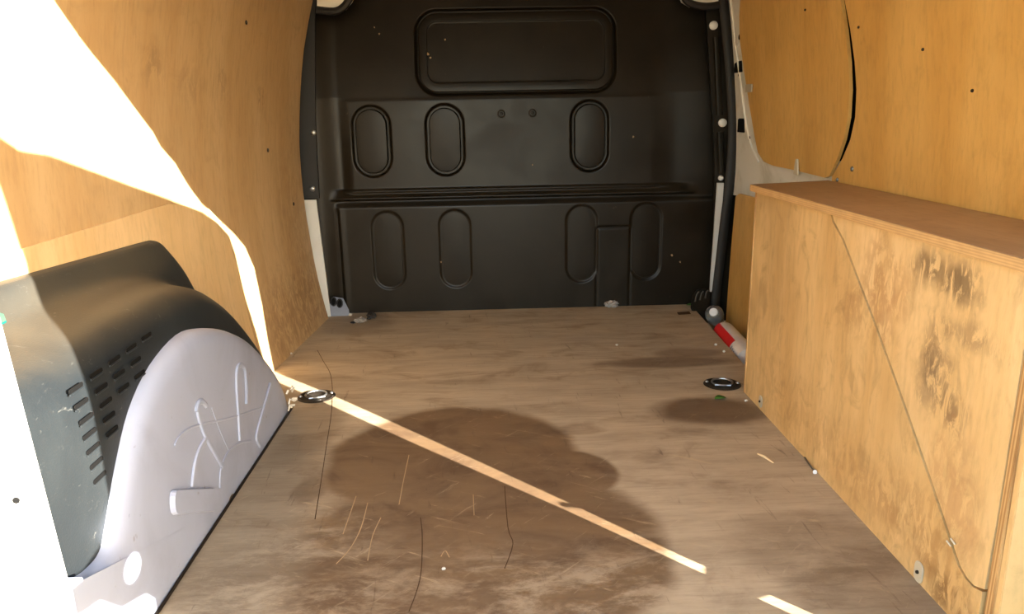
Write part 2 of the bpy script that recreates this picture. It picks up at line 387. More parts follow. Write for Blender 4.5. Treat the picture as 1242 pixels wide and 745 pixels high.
# white metal pillar and ledge behind the front panel (with its holes)
def XP(y, z): return XR(y, z)+.012
pil = panel('body_pillar', [(2.30,.415),(2.72,.40),(2.72,1.22),(2.38,1.22),(2.38,.62),(2.30,.55)], XP, 1, .01, M['white_grubby'], wr, .04)
tag(pil, 'white painted door pillar with slots')
led = panel('body_ledge', [(1.78,.40),(2.45,.405),(2.45,.60),(1.78,.56)], lambda y, z: XR(y, z)+.011, 1, .012, M['white_grubby'], wr); tag(led, 'white painted ledge')
tube('pressed_bead', smooth_line([(XP(y, z)-.001, y, z) for y, z in ((2.60,1.05),(2.585,.9),(2.56,.8),(2.52,.66),(2.47,.58),(2.40,.53))]), .004, M['white_grubby'], wr, 8)
def onpil(px, py):                   # point of the pillar measured at this place of the photo
    d = ray(px, py); t = 2.0
    for _ in range(40):
        p = CAM+d*t; t += (XP(p.y, p.z)-p.x)/d.x*.9
    return CAM+d*t
for px, py, w_, h_ in ((895.5,81,.075,.036),(899,152,.065,.046)):
    p = onpil(px, py)
    boxobj('slot_hole', (p.x-.002, p.x+.004, p.y-w_/2, p.y+w_/2, p.z-h_/2, p.z+h_/2), M['slot'], wr, .001)
for px, py, r in ((897,45,.008),(896,91,.004),(909,168,.008)):
    p = onpil(px, py); lathe('round_hole', [(r, -.003), (r, .0015), (r*.8, .002)], p, (-1, 0, 0), M['slot'], wr, 14)
p = onpil(894, 47); lathe('hole_boss', [(.022, -.01), (.021, .001), (.014, .0022)], p, (-1, 0, 0), M['white_grubby'], wr, 20)
def onright(px, py):
    d = ray(px, py); t = 2.0
    for _ in range(40):
        p = CAM+d*t; t += (XR(p.y, p.z)-.002-p.x)/d.x*.9
    return CAM+d*t
for px, py, r in ((1034,205,.006),(1016,218,.005)):
    screw('screw', onright(px, py), (-1, 0, 0), r, M['metal'], wr)
for px, py in ((1042,33),(977,12),(1180,110),(1120,60)):
    screw('screw', onright(px, py), (-1, 0, 0), .003, M['dark_metal'], wr)
p = onright(967, 202); prism('panel_clip', [(p.x-.004, p.y-.015, p.z-.022), (p.x-.004, p.y+.015, p.z-.022), (p.x-.004, p.y+.008, p.z+.02), (p.x-.004, p.y-.006, p.z+.02)], (.004, 0, 0), M['tab'], wr, .001)
p = onright(909, 107); prism('panel_clip', [(p.x-.004, p.y-.03, p.z-.012), (p.x-.004, p.y+.03, p.z-.012), (p.x-.004, p.y+.03, p.z+.012), (p.x-.004, p.y-.03, p.z+.012)], (.004, 0, 0), M['tab'], wr, .001)

# rear opening frame: painted steel ring whose edge cuts the sunlight
Ropen = [(.849,-.10),(.849,.18),(.846,.24),(.856,.32),(.864,.45),(.866,.57),(.855,.63),(.858,.73),(.866,.846),(.853,.951),(.809,1.0),(.753,1.019),(.648,1.037),(.575,1.047),(.512,1.07),(.458,1.100),(.399,1.112),(.37,1.13),(.242,1.164),(.145,1.18),(.073,1.199),(-.02,1.21)]
Lopen = [(-.30,1.19),(-.48,1.14),(-.62,1.05),(-.70,.92),(-.735,.70),(-.735,-.10)]
ring = [(x, .5, z) for x, z in Ropen+Lopen]
outer = [(-.80,.5,-.10),(-.80,.5,1.26),(.925,.5,1.26),(.925,.5,-.10)]
fr = prism('trim_1', ring+outer, (0, .004, 0), M['white']); tag(fr, 'white steel rim of the rear door opening', 'door frame', kind='structure')
boxobj('door_sill', (-.735, .85, .44, .64, -.11, -.03), M['white_grubby'], fr, .006)
hb = [(.84,.45,.19),(.84,.45,.31)]
# open rear door on the right, hinged on the frame; sun slips through the hinge gap
HA = Vector((.82, .48, 0)); HD = Vector((-.22, -.63, 0)).normalized(); HN = Vector((HD.y, -HD.x, 0))
def dpt(u, z, n=0): return HA + HD*u + HN*n + Vector((0, 0, z))
dr = empty('door_1'); tag(dr, 'open white rear door hinged on the right', 'door', kind='structure')
DO = [(-.016,-.25),(-.016,.177),(-.018,.31),(-.009,.44),(-.008,.54),(-.003,.62),(-.002,.68),(.009,.775),(.033,.874),(.05,.989),(.07,1.04),(.129,1.081),(.19,1.108),(.333,1.145),(.508,1.185),(.641,1.214),(.70,1.217),(.735,1.235),(.80,1.24),(.80,1.18),(.746,1.173),(.735,1.12),(.722,1.05),(.722,.99),(.738,.88),(.738,.83),(.736,.69),(.745,.64),(.80,.622),(.88,.628),(.88,.60),(.794,.577),(.76,.540),(.709,.522),(.69,.50),(.69,-.25)]
HO = [(.726+.019*math.cos(a), .576+.020*math.sin(a)) for a in np.linspace(0, 2*math.pi, 13)[:-1]]
bm = bmesh.new(); es = []
for loop in (DO, HO):
    vv = [bm.verts.new(dpt(u, z)) for u, z in loop]; es += [bm.edges.new((vv[k], vv[(k+1) % len(vv)])) for k in range(len(vv))]
bmesh.ops.triangle_fill(bm, use_beauty=True, use_dissolve=False, edges=es)
ds = bmobj('door_skin', bm, M['white'], dr); sm_ = ds.modifiers.new('solid', 'SOLIDIFY'); sm_.thickness = .003
prism('door_frame', [dpt(u, z, .004) for u, z in rr(.36, .42, .28, .60, .08)], HN*.05, M['white'], dr, .01)
prism('reflection_trim', [dpt(u, z, .054) for u, z in rr(.36, .42, .25, .57, .05)], HN*.006, M['rubber'], dr, .002)  # unseen; made dark and large to darken the reflection in the bulkhead
for z, h, w_ in ((.313, .004, .012), (.214, .020, .05)):
    bm = bmesh.new(); a = dpt(-.035, z-h/2, -.004); b = Vector((.872, .492, z-h/2))
    q = [a, a+HD*w_, b+Vector((w_*.4, 0, 0)), b-Vector((w_*.4, 0, 0))]
    prism('hinge', q, (0, 0, h), M['metal'], dr)

# ground outside
gr = obj('ground', [(-30,-30,-.62),(30,-30,-.62),(30,30,-.62),(-30,30,-.62)], [(0,1,2,3)], M['ground']); tag(gr, 'grey tarmac ground outside the van', 'ground', kind='structure')

# ------------------------------------------------------------------ bulkhead (front wall)
def bxl(z): return np.interp(z, [-.05, 0, .43, .67, 1.0, 1.25], [-.580, -.578, -.598, -.590, -.565, -.53])
def bxr(z): return np.interp(z, [-.05, 0, .07, .43, .55, 1.0, 1.25], [.80, .803, .808, .798, .792, .745, .70])
def sst(a, b, t):
    t = np.clip((t-a)/(b-a), 0, 1); return t*t*(3-2*t)
def sd_rr(x, z, cx, cz, hw, hh, r):
    qx = np.abs(x-cx)-hw+r; qz = np.abs(z-cz)-hh+r
    return np.hypot(np.maximum(qx, 0), np.maximum(qz, 0)) + np.minimum(np.maximum(qx, qz), 0) - r
UP = [(-.398, .604), (-.147, .604), (.352, .608)]          # pressed ovals, upper row
LO = [(-.362, .225), (-.125, .225), (.325, .232), (.555, .235)]
WIN = (.103, .893, .340, .139, .075)
nx, nz = 430, 400
Z = np.repeat(np.linspace(-.05, 1.22, nz)[:, None], nx, 1); U = np.linspace(0, 1, nx)[None, :]
X = bxl(Z)*(1-U) + bxr(Z)*U
mid = sst(.425, .437, Z)*(1-sst(.735, .752, Z))*sst(-.51, -.465, X)*(1-sst(.56, .66, X))
H = .010*mid*(1-.7*(Z-.43)/.31)
H += .024*sst(.402, .410, Z)*(1-np.clip((Z-.410)/.034, 0, 1))*sst(-.56, -.50, X)*(1-sst(.66, .74, X))     # stiffening rib
H += .016*sst(.58, .78, X)*sst(.30, .48, Z) + .03*(1-sst(-.60, -.50, X))
H += .012*(1-sst(.375, .40, Z))*sst(-.545, -.53, X)
H -= .010*np.exp(-((X+.533)/.006)**2)*(1-sst(.36, .40, Z))
for cx, cz in UP: H -= .012*(1-sst(-.004, .002, sd_rr(X, Z, cx, cz, .066, .121, .066)))
for cx, cz in LO: H -= .004*(1-sst(-.004, .003, sd_rr(X, Z, cx, cz, .056, .140, .056)))
H -= .014*(1-sst(-.005, .004, sd_rr(X, Z, *WIN)))
dw = sd_rr(X, Z, .44, .12, .06, .17, .01); H -= .003*np.exp(-(dw/.004)**2)
H -= .16*np.maximum(Z-.75, 0)     # the upper part leans back
H += .0012*np.sin(X*7+1)*np.sin(Z*9)
V = np.stack([X, DY-H, Z], -1).reshape(-1, 3)
idx = np.arange(nx*nz).reshape(nz, nx)
F = np.stack([idx[:-1, :-1], idx[:-1, 1:], idx[1:, 1:], idx[1:, :-1]], -1).reshape(-1, 4)
me = bpy.data.meshes.new('wall_front'); me.from_pydata(V.tolist(), [], F.tolist())
bk = fin('wall_front', me, M['bulk'], None, False); me.polygons.foreach_set('use_smooth', [True]*len(me.polygons))
tag(bk, 'black pressed steel bulkhead behind the cab', 'bulkhead', kind='structure')
def plate(name, cx, cz, hw, hh, r, rings, mat, parent, base):
    """pressed plate: rings of (inset, height above base)"""
    Vv = []; Ff = []; n = None
    for ins, h in rings:
        P = rr(cx, cz, hw-ins, hh-ins, max(r-ins, .004), 10); n = len(P)
        Vv += [(x, base-h+.16*max(z-.75, 0), z) for x, z in P]
    for i in range(len(rings)-1):
        for k in range(n): Ff.append((i*n+k, i*n+(k+1) % n, (i+1)*n+(k+1) % n, (i+1)*n+k))
    Ff.append(tuple((len(rings)-1)*n+k for k in range(n)))
    return obj(name, Vv, Ff, mat, parent, True)
for cx, cz in UP:
    plate('pressed_oval', cx, cz, .066, .121, .066, [(.012, -.006), (.013, .006), (.016, .010), (.030, .0115)], M['bulk'], bk, DY)
for cx, cz in LO:
    plate('pressed_oval', cx, cz, .056, .140, .056, [(.006, -.004), (.007, .004), (.010, .0085), (.025, .0092)], M['bulk'], bk, DY)
cx, cz, hw, hh, r = WIN
wb = plate('window_blank', cx, cz, hw, hh, r, [(.009, -.012), (.010, -.002), (.012, .0005), (.014, .001), (.036, .0015), (.038, .0012), (.040, -.003), (.042, -.0035), (.046, -.0035), (.06, -.0035)], M['bulk'], bk, DY)
tag(wb, 'blanked window panel')
for px, py in ((608,138),(646,137)):
    p = at(px, py, 1, DY-.012); lathe('bolt', [(.014, -.004), (.0135, .002), (.010, .003), (.009, -.001), (.006, -.001), (.005, .004), (.002, .005)], p, (0, -1, 0), M['bulk'], bk, 16)
# paint chips
for px, py, r in ((519,66,.006),(522,70,.004),(540,48,.004),(454,33,.003),(460,41,.003),(768,166,.004),(815,310,.004),(535,318,.004),(825,318,.003),(646,200,.003)):
    p = at(px, py, 1, DY-.014 if py < 235 else DY-.013); a = random.random()*6
    prism('paint_chip', [p+Vector((math.cos(a+k*1.26)*r*random.uniform(.5, 1.2), 0, math.sin(a+k*1.26)*r*random.uniform(.5, 1.6))) for k in range(5)], (0, .002, 0), M['scratch'], bk)
boxobj('cab_side_skin', (-.80, .925, 2.79, 2.80, -.12, 1.25), M['bulk'], bk, 0)
# edge flanges, white body strips, fixings and rubber seal
def strip(name, L, R_, y, th, mat, parent):
    """vertical strip between two edge lines given as (x,z) lists of equal length"""
    Vv = []; Ff = []; n = len(L)
    for (a, za), (b, zb) in zip(L, R_): Vv += [(a, y, za), (b, y, zb), (b, y+th, zb), (a, y+th, za)]
    for i in range(n-1):
        for k in range(4): Ff.append((i*4+k, i*4+(k+1) % 4, i*4+4+(k+1) % 4, i*4+4+k))
    Ff += [(0, 1, 2, 3), tuple((n-1)*4+k for k in (3, 2, 1, 0))]
    return obj(name, Vv, Ff, mat, parent)
zz = [-.02, .1, .25, .40, .415]
s1 = strip('body_strip', [(-.66, z) for z in zz], [(float(bxl(z))+.004, z) for z in zz], 2.655, .01, M['white'], bk); tag(s1, 'white painted body strip')
zz = [.42, .55, .7, .85, 1.0, 1.2]
strip('edge_flange', [(-.68, z) for z in zz], [(float(bxl(z))+.016, z) for z in zz], 2.65, .012, M['rubber'], bk)
for px, py in ((380,161),(379,229)):
    lathe('bolt', [(.010, 0), (.010, .005), (.006, .008)], at(px, py, 1, 2.65), (0, -1, 0), M['metal'], bk, 12)
SL = [at(x, y, 1, 2.628) for x, y in ((861,354),(862,335),(864,310),(867,265),(870,222))]; SR = [at(x, y, 1, 2.628) for x, y in ((863,354),(867,335),(871,310),(875,265),(878,222))]
s2 = strip('body_strip', [(p.x, p.z) for p in SL], [(p.x, p.z) for p in SR], 2.628, .008, M['white'], bk); tag(s2, 'white painted body strip')
zz = [-.05, .05, .25, .42, .55, .7, .85, 1.0, 1.2]
def bor(z): return float(np.interp(z, [0, .07, .43, .55, 1.0, 1.2], [.80, .806, .79, .785, .735, .70]))
strip('edge_flange', [(bor(z)-.012, z) for z in zz], [(bor(z)+.045, z) for z in zz], 2.645, .012, M['bulk'], bk)
for px, py, r in ((865,31,.014),(876,149,.014),(874,216,.009)):
    p = at(px, py, 1, 2.645); lathe('bolt', [(r, -.004), (r, .007), (r*.75, .010), (r*.3, .011)], p, (0, -1, 0), M['cap'], bk, 12)
for a, b in ((45, 140), (160, 210)):
    P = [at(868+8*(py-20)/200, py, 1, 2.64) for py in np.linspace(a, b, 6)]
    tube('flange_bead', P, .011, M['bulk'], bk, 8, squash=(Vector((0, 1, 0)), .5))
seal = tube('rubber_seal', smooth_line([at(x, y, 1, 2.62) for x, y in ((872,-40),(877,0),(883,55),(887,105),(889,160),(885,222),(879,268),(873,320),(868,362),(866,392))], 5), .0170, M['rubber'], None, 10, squash=(Vector((0, 1, 0)), .6))
tag(seal, 'black rubber door seal running up beside the white pillar', 'seal')
# foot brackets in the two lower corners
bL = prism('foot_bracket', [at(x, y, 1, 2.66) for x, y in ((399,384),(399,372),(404,360),(416,362),(423,376),(424,385))], (0, .004, 0), M['blue_grey'], None, .001)
tag(bL, 'small blue-grey metal foot in the left bulkhead corner', 'bracket')
for px, py in ((404.5,366),(412,368)):
    P = [at(px+3.2*math.cos(a), py+5*math.sin(a), 1, 2.657) for a in np.linspace(0, 2*math.pi, 14)[:-1]]
    tube('hole_rim', P, .0025, M['rubber'], bL, 6, True)
    prism('hole', [at(px+2.8*math.cos(a), py+4.4*math.sin(a), 1, 2.6585) for a in np.linspace(0, 2*math.pi, 12)[:-1]], (0, .002, 0), M['slot'], bL)
bR = prism('foot_bracket', [at(x, y, 1, 2.60) for x, y in ((838,374),(840,360),(846,352),(856,350),(862,356),(860,392),(846,392))], (0, .01, 0), M['bulk'], None, .003)
tag(bR, 'black metal foot in the right bulkhead corner', 'bracket')
for k, px in enumerate((843, 849, 855)):
    tube('ridge', [at(px, 366-2*k, 1, 2.598), at(px+1.5, 358-2*k, 1, 2.598), at(px+4, 354-k, 1, 2.598)], .004, M['dark_metal'], bR, 6)
# roof corner gussets
for lab, px in (('white roof corner gusset with dark lip at upper left of the bulkhead', [(384,-62),(384,12),(405,14),(416,9),(423,0),(428,-12),(430,-62)]),
                ('white roof corner gusset with dark lip at upper right of the bulkhead', [(872,-62),(872,6),(858,8),(842,6),(832,0),(828,-10),(826,-62)])):
    t = empty('trim_2'); tag(t, lab, 'roof gusset', kind='structure')
    prism('gusset_plate', [at(x, y, 1, 2.60) for x, y in px], (0, .07, 0), M['white_grubby'], t, .006)
    tube('gusset_lip', smooth_line([at(x, y, 1, 2.60) for x, y in px[1:-1]], 4), .012, M['rubber'], t, 8)

# ================================================================== WHEEL ARCH (left) and its plastic cover
rim = smooth_line([Vector((0, a, b)) for a, b in ((1.79,0),(1.765,.055),(1.72,.11),(1.655,.17),(1.55,.245),(1.45,.295),(1.35,.328),(1.25,.345),(1.13,.332),(1.04,.295),(.975,.235),(.93,.178),(.905,.152),(.87,.150),(.84,.157),(.82,.165))], 4) + [Vector((0,.816,.12)), Vector((0,.816,.06)), Vector((0,.816,-.01))]
cen = Vector((0, 1.33, -.01)); Vv = []; Ff = []; n = len(rim)
prof = [(.05, -.500), (.5, -.500), (.8, -.5005), (.92, -.502), (.96, -.505), (.985, -.512), (1.0, -.523), (1.005, -.55), (.99, -.58)]
for s_, x in prof:
    for k, p in enumerate(rim):
        q = cen + (p-cen)*s_; e_ = 1.0 if k < n-4 else 0.0      # no rolled edge along the straight tail
        Vv.append((-.500+(x+.500)*e_, q.y, max(q.z, -.01)))
for i in range(len(prof)-1):
    for k in range(n-1): Ff.append((i*n+k, i*n+k+1, (i+1)*n+k+1, (i+1)*n+k))
wa = empty('wheel_arch'); tag(wa, 'white painted steel wheel arch with pressed ribs below the dark cover', 'wheel arch')
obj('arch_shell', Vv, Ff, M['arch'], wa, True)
SQ = (Vector((1, 0, 0)), .55)
def onarch(L): return smooth_line([at(x, y, 0, -.499) for x, y in L], 5)
tube('rib_and_streak', onarch([(291,534),(289,500),(287,465),(288,447),(292,443),(297,448),(299,470),(299,490)]), .0055, M['arch'], wa, 8, squash=SQ)
tube('rib_and_streak', onarch([(238,500),(240,490),(245,487),(250,492)]), .0055, M['arch'], wa, 8, squash=SQ)
tube('rib_and_streak', onarch([(239,495),(242,510),(250,531),(260,549),(270,566)]), .0055, M['arch'], wa, 8, squash=SQ)
tube('rib_and_streak', onarch([(250,531),(241,548),(236,566),(233,591)]), .0055, M['arch'], wa, 8, squash=SQ)
tube('rib_and_streak', onarch([(328,466),(321,492),(313,520),(311,532),(315,541)]), .0055, M['arch'], wa, 8, squash=SQ)
tube('rib_and_streak', onarch([(212,540),(221,526),(240,516),(280,507),(319,494)]), .0022, M['arch'], wa, 8, squash=SQ)  # streak of light on the arch, drawn as a thin raised line
tube('rib_and_streak', onarch([(267,592),(268,570),(276,550),(290,538),(304,535)]), .0025, M['arch'], wa, 8, squash=SQ)
tube('rib_and_streak', onarch([(257,495),(266,520),(277,545)]), .0016, M['arch'], wa, 8, squash=SQ)
pp = [at(x, y, 0, -.499) for x, y in ((205,594),(262,592),(263,620),(206,626))]
pc = sum(pp, Vector())/4
pad = []
for i in range(4):
    a, b, c = pp[i-1], pp[i], pp[(i+1) % 4]
    for t in np.linspace(0, 1, 5):
        p0 = b+(a-b).normalized()*.018; p1 = b+(c-b).normalized()*.018
        pad.append((p0*(1-t)**2+b*2*t*(1-t)+p1*t*t))
Vv = [tuple(p) for p in pad] + [tuple(pc+(p-pc)*.93+Vector((.006, 0, 0))) for p in pad]
k = len(pad); obj('pressed_pad', Vv, [(i, (i+1) % k, k+(i+1) % k, k+i) for i in range(k)]+[tuple(range(k, 2*k))], M['arch'], wa)
p = at(157, 629, 0, -.507); tube('drain_clip', [p+Vector((.002, .009*math.cos(a), .011*math.sin(a))) for a in np.linspace(0, 2*math.pi, 12)[:-1]], .002, M['rubber'], wa, 6, True)
boxobj('arch_web', (-.60, -.4985, .801, .826, -.07, .168), M['arch'], wa, .001)
# frayed sealant where arch meets floor
for k in range(7):
    y = 1.74+.05*random.random(); z = .005+.05*random.random(); p = Vector((-.497, y, z))
    tube('sealant_flake', [p, p+Vector((.008*random.random(), .012*random.random(), .014*random.random())), p+Vector((.012*random.random(), .02*random.random(), .004))], .0025, M['grit'], wa, 5)
seam = tube('sealant_bead', smooth_line([(-.497, y, .003) for y in np.linspace(.66, 1.78, 14)], 2), .0028, M['dark_metal'], wa, 6)

cov = empty('wheel_arch_cover'); tag(cov, 'dark grey moulded plastic wheel arch cover with vent slots', 'arch cover')
SY = [.818, .83, .90, 1.05, 1.20, 1.32, 1.42, 1.50, 1.54, 1.57, 1.59, 1.62, 1.66, 1.70, 1.75, 1.80, 1.84, 1.87]
ZT = lambda y: float(np.interp(y, [.6, 1.2, 1.32, 1.42, 1.5, 1.57, 1.63, 1.70, 1.75, 1.80, 1.84, 1.88], [.415, .415, .408, .393, .370, .335, .295, .235, .187, .130, .075, .005]))
rows = []
for y in SY:
    zt = ZT(y); xw = XL(y, .45)+.006
    lip = (.476-.018*(y-1.1)/.5) if y <= 1.59 else zt+.035
    if y > 1.57: lip = float(np.interp(y, [1.57, 1.62, 1.67, 1.74, 1.80, 1.9], [.459, .418, .372, .262, .14, .0]))
    lip = max(lip, zt+.004)
    xf = -.522 - .02*max(0, (y-1.2)/.5)
    k = min(1, zt/.36)
    P = [(xw-.004, lip), (xw+.010, lip-.002), (xw+.018, max(lip-.014, zt+.003)), (xw+.026, zt+.024*k+.002), (xw+.045, zt+.012*k), (-.62, zt+.006*k), (-.588, zt), (xf-.040, zt-.010*k), (xf-.022, zt-.026*k), (xf-.010, zt-.050*k), (xf-.003, zt-.085*k), (xf, zt-.13*k), (xf+.001, zt*.45), (xf+.001, .08*k)]
    rows.append([(x, y, z) for x, z in P])
Vv = [p for r_ in rows for p in r_]; n = len(rows[0])
Ff = [(i*n+k, i*n+k+1, (i+1)*n+k+1, (i+1)*n+k) for i in range(len(rows)-1) for k in range(n-1)]
cs = obj('cover_shell', Vv, Ff, M['cover'], cov, True)
md = cs.modifiers.new('subsurf', 'SUBSURF'); md.levels = 2; md.render_levels = 2
# vent slots: seven rows of short slanted slots in the front face
for r_ in range(7):
    for c_ in range(5):
        if c_ > 4-r_*.45: continue
        y = .925 + c_*.052 + r_*.002; z = .372 - r_*.0215 + c_*.0015
        if z < float(np.interp(y+.02, [.9, .93, .975, 1.04, 1.13, 1.25], [.15, .178, .235, .295, .332, .345]))+.010: continue
        x = -.5215 - (.0045 if z > .36 else .002 if z > .345 else 0)
        P = [(x, y+u, z+v) for u, v in rr(0, 0, .0165, .0030, .0028, 4)]
        so_ = prism('vent_slot', P, (.0012, 0, 0), M['slot'], cov)
        tube('slot_lip', [(x+.0012, y-.016, z-.0042), (x+.0012, y+.016, z-.0042)], .0013, M['cover'], so_, 6)
for px, lab in (([(0,362),(5,359),(8,365),(3,370),(-3,371)], 'upper teal tape tab at the left end of the arch cover'), ([(-2,381),(5,383),(8,391),(3,394),(-3,393)], 'lower teal tape tab at the left end of the arch cover')):
    t = prism('tape_tab', [at(x, y, 2, .447) for x, y in px], (0, 0, .0025), M['teal']); tag(t, lab, 'tape', 'teal tape tabs')

# white rear post with its seal at lower left
po = empty('trim_3'); tag(po, 'bright sunlit white rear door post at the lower left', 'door post', kind='structure')
def postx(z): return -.505 - (z-.13)*.065
zz = [-.07, .1, .3, .5, .8, 1.1]
strip('post_flange', [(postx(z)-.056-.01*z, z) for z in zz], [(postx(z), z) for z in zz], .80, .012, M['white'], po)
strip('post_return', [(postx(z)-.062, z) for z in zz], [(postx(z)-.050, z) for z in zz], .765, .04, M['white'], po)
tube('post_seal', smooth_line([(postx(z)-.071, .788, z) for z in zz], 4), .011, M['rubber'], po, 8)
p = at(20, 607, 1, .799); lathe('post_hole', [(.004, 0), (.0038, .0015), (.002, .002)], p, (0, -1, 0), M['slot'], po, 12)

# ================================================================== PLYWOOD BOXING (right)
bx = empty('plywood_boxing'); tag(bx, 'tall plywood boxing with a lid over the right wheel arch', 'boxing')
FX = .63; TZ = .503
def fy(y, z, x=FX): return Vector((x, y, z))
hz = [(1.394,TZ),(1.385,.492),(1.34,.466),(1.202,.351),(1.077,.241),(1.0,.170),(.94,.113),(.925,.098),(.910,.084),(.893,.077),(.878,.076),(.862,.082)]
gap = .0022
face = [(1.80,0),(1.80,TZ),(1.394+.004,TZ)] + [(y+gap, z-gap) for y, z in hz[1:-2]] + [(.876,.0735),(.858,.079),(.858,0)]
prism('side_panel', [fy(y, z) for y, z in face], (.015, 0, 0), M['ply_box'], bx)
hat = [(y-gap, z) for y, z in hz[:-1]] + [(.856,.084),(.853,.20),(.852,TZ)]
h = prism('hatch_panel', [fy(y, z, FX+.001) for y, z in hat], (.013, 0, 0), M['ply_box_pale'], bx); tag(h, 'paler wedge-shaped hatch board')
prism('back_board', [fy(1.79, 0, FX+.02), fy(1.79, .5, FX+.02), fy(.86, .5, FX+.02), fy(.86, 0, FX+.02)], (.004, 0, 0), M['slot'], bx)
e = boxobj('edge_batten', (FX+.001, FX+.017, .838, .851, 0, TZ), M['ply_edge'], bx, .001); tag(e, 'raw layered plywood edge')
boxobj('end_panel', (FX+.004, .682, .828, .838, 0, TZ), M['ply_box'], bx, .001)
boxobj('far_end_panel', (FX+.012, .83, 1.785, 1.798, 0, TZ), M['ply_box'], bx, .001)
tp = prism('top_board', [(FX-.012,1.808,TZ+.001),(.828,1.865,TZ+.001),(.828,.825,TZ+.001),(FX-.006,.825,TZ+.001)], (0, 0, .016), M['ply_box_top'], bx, .0015)
prism('board_edge', [(FX-.0135,1.808,TZ+.002),(FX-.0115,1.808,TZ+.002),(FX-.0055,.825,TZ+.002),(FX-.0075,.825,TZ+.002)], (0, 0, .0145), M['ply_edge_flat'], bx)
boxobj('edge_fray', (FX-.0025, FX+.001, 1.796, 1.801, .001, TZ), M['ply_edge'], bx, .0005)
for px, py, w_, h_ in ((1115,694,.022,.03),(923,487,.020,.026)):
    p = at(px, py, 0, FX-.0008)
    P = [p+Vector((0, a, b)) for a, b in rr(0, 0, w_/2, h_/2+.002, w_/2.2, 5)]
    t = prism('plastic_tab', P, (-.0022, 0, 0), M['tab'], bx, .0006)
    screw('tab_screw', p+Vector((-.0022, 0, 0)), (-1, 0, 0), .0028, M['dark_metal'], t)
p = at(1155, 657, 0, FX); 
for k in range(4):
    q = p+Vector((-.001, .004*(k-2), .005*(k % 2)-.004*k)); tube('splinter', [q, q+Vector((-.002, .004, .004))], .0012, M['tab'], bx, 5)
tp3 = boxobj('trim_4', (.684, .905, .80, .826, -.075, 1.24), M['white_grubby'], None, .003); tag(tp3, 'white body metal beyond the end of the boxing', 'door post', kind='structure')

# ================================================================== LOOSE THINGS
def tiedown(x, y, label, rot):
    t = empty('tie_down_ring'); tag(t, label, 'tie-down ring', 'recessed tie-down rings')
    lathe('cup', [(.001, .0004), (.034, .0004), (.037, .0006), (.040, .0022), (.044, .0026), (.047, .0016), (.048, .0002)], (x, y, 0), (0, 0, 1), M['cup'], t, 32)
    R_ = Matrix.Rotation(rot, 3, 'Z')
    tube('ring', [Vector((x, y, .004))+R_ @ Vector((.026*math.cos(a), .024*math.sin(a)+.004, .001+.001*math.sin(a))) for a in np.linspace(0, 2*math.pi, 25)[:-1]], .0026, M['metal'], t, 8, True)
    tube('hinge_bar', [Vector((x, y, .004))+R_ @ Vector((-.020, -.018, 0)), Vector((x, y, .004))+R_ @ Vector((.020, -.018, 0))], .0028, M['metal'], t, 8)
    for s_ in (-1, 1): screw('rivet', Vector((x, y, .005))+R_ @ Vector((s_*.039, 0, 0)), (0, 0, 1), .005, M['metal'], t)
    return t
tiedown(-.455, 1.857, 'recessed metal tie-down ring in the floor beside the white wheel arch', .3)
tiedown(.592, 1.862, 'recessed metal tie-down ring in the floor at the boxing corner', -.2)

# clear bottle end with white cap, and a red and white wrapped bottle, in the gap beside the floor board
bt = empty('plastic_bottle'); tag(bt, 'clear plastic bottle with white cap pointing out of the floor gap', 'bottle')
c0 = at(865.5, 379, 1, 2.45); ax = (CAM-c0).normalized()*.85+Vector((-.05, 0, .12)); ax.normalize()
lathe('body', [(.012, .0), (.013, -.012), (.018, -.02), (.026, -.032), (.031, -.05), (.031, -.15), (.026, -.165), (.01, -.168)], c0, ax, M['clear'], bt, 28)
lathe('cap', [(.0135, -.010), (.0140, .004), (.0125, .0065), (.004, .007)], c0, ax, M['cap'], bt, 24)
tube('neck_ring', [c0-ax*.013+(ax.orthogonal().normalized()*math.cos(a)+ax.cross(ax.orthogonal().normalized())*math.sin(a))*.016 for a in np.linspace(0, 2*math.pi, 20)[:-1]], .002, M['clear'], bt, 6, True)
rb = empty('wrapped_bottle'); tag(rb, 'red and white wrapped bottle wedged beside the floor board', 'bottle')
a0 = Vector((.752, 2.385, -.012)); a1 = Vector((.742, 2.10, -.016)); d_ = (a1-a0).normalized()
def cyl_part(name, h0, h1, r0, r1, mat, a_from, a_to):
    s = Vector((-1, 0, 0)); s = (s-d_*s.dot(d_)).normalized(); q = d_.cross(s); Vv = []; Ff = []; N = 24
    for h_, r_ in ((h0, r0), (h0+(h1-h0)*.5, (r0+r1)/2), (h1, r1)):
        for k in range(N+1):
            a = a_from+(a_to-a_from)*k/N; Vv.append(a0+d_*h_+(s*math.cos(a)+q*math.sin(a))*r_)
    for i in range(2):
        for k in range(N): Ff.append((i*(N+1)+k, i*(N+1)+k+1, (i+1)*(N+1)+k+1, (i+1)*(N+1)+k))
    return obj(name, Vv, Ff, mat, rb, True)
lathe('body', [(.012, -.004), (.026, .0), (.034, .012), (.0345, .02), (.0345, .26), (.030, .275), (.01, .28)], a0, d_, M['paper'], rb, 28)
cyl_part('red_label', .012, .20, .0353, .0356, M['red'], -1.08, 1.6)
for k in range(4):
    cyl_part('print_mark', .212+k*.014, .219+k*.014, .0356, .0356, M['blue_grey'], -.6+.1*k, .2+.1*k)

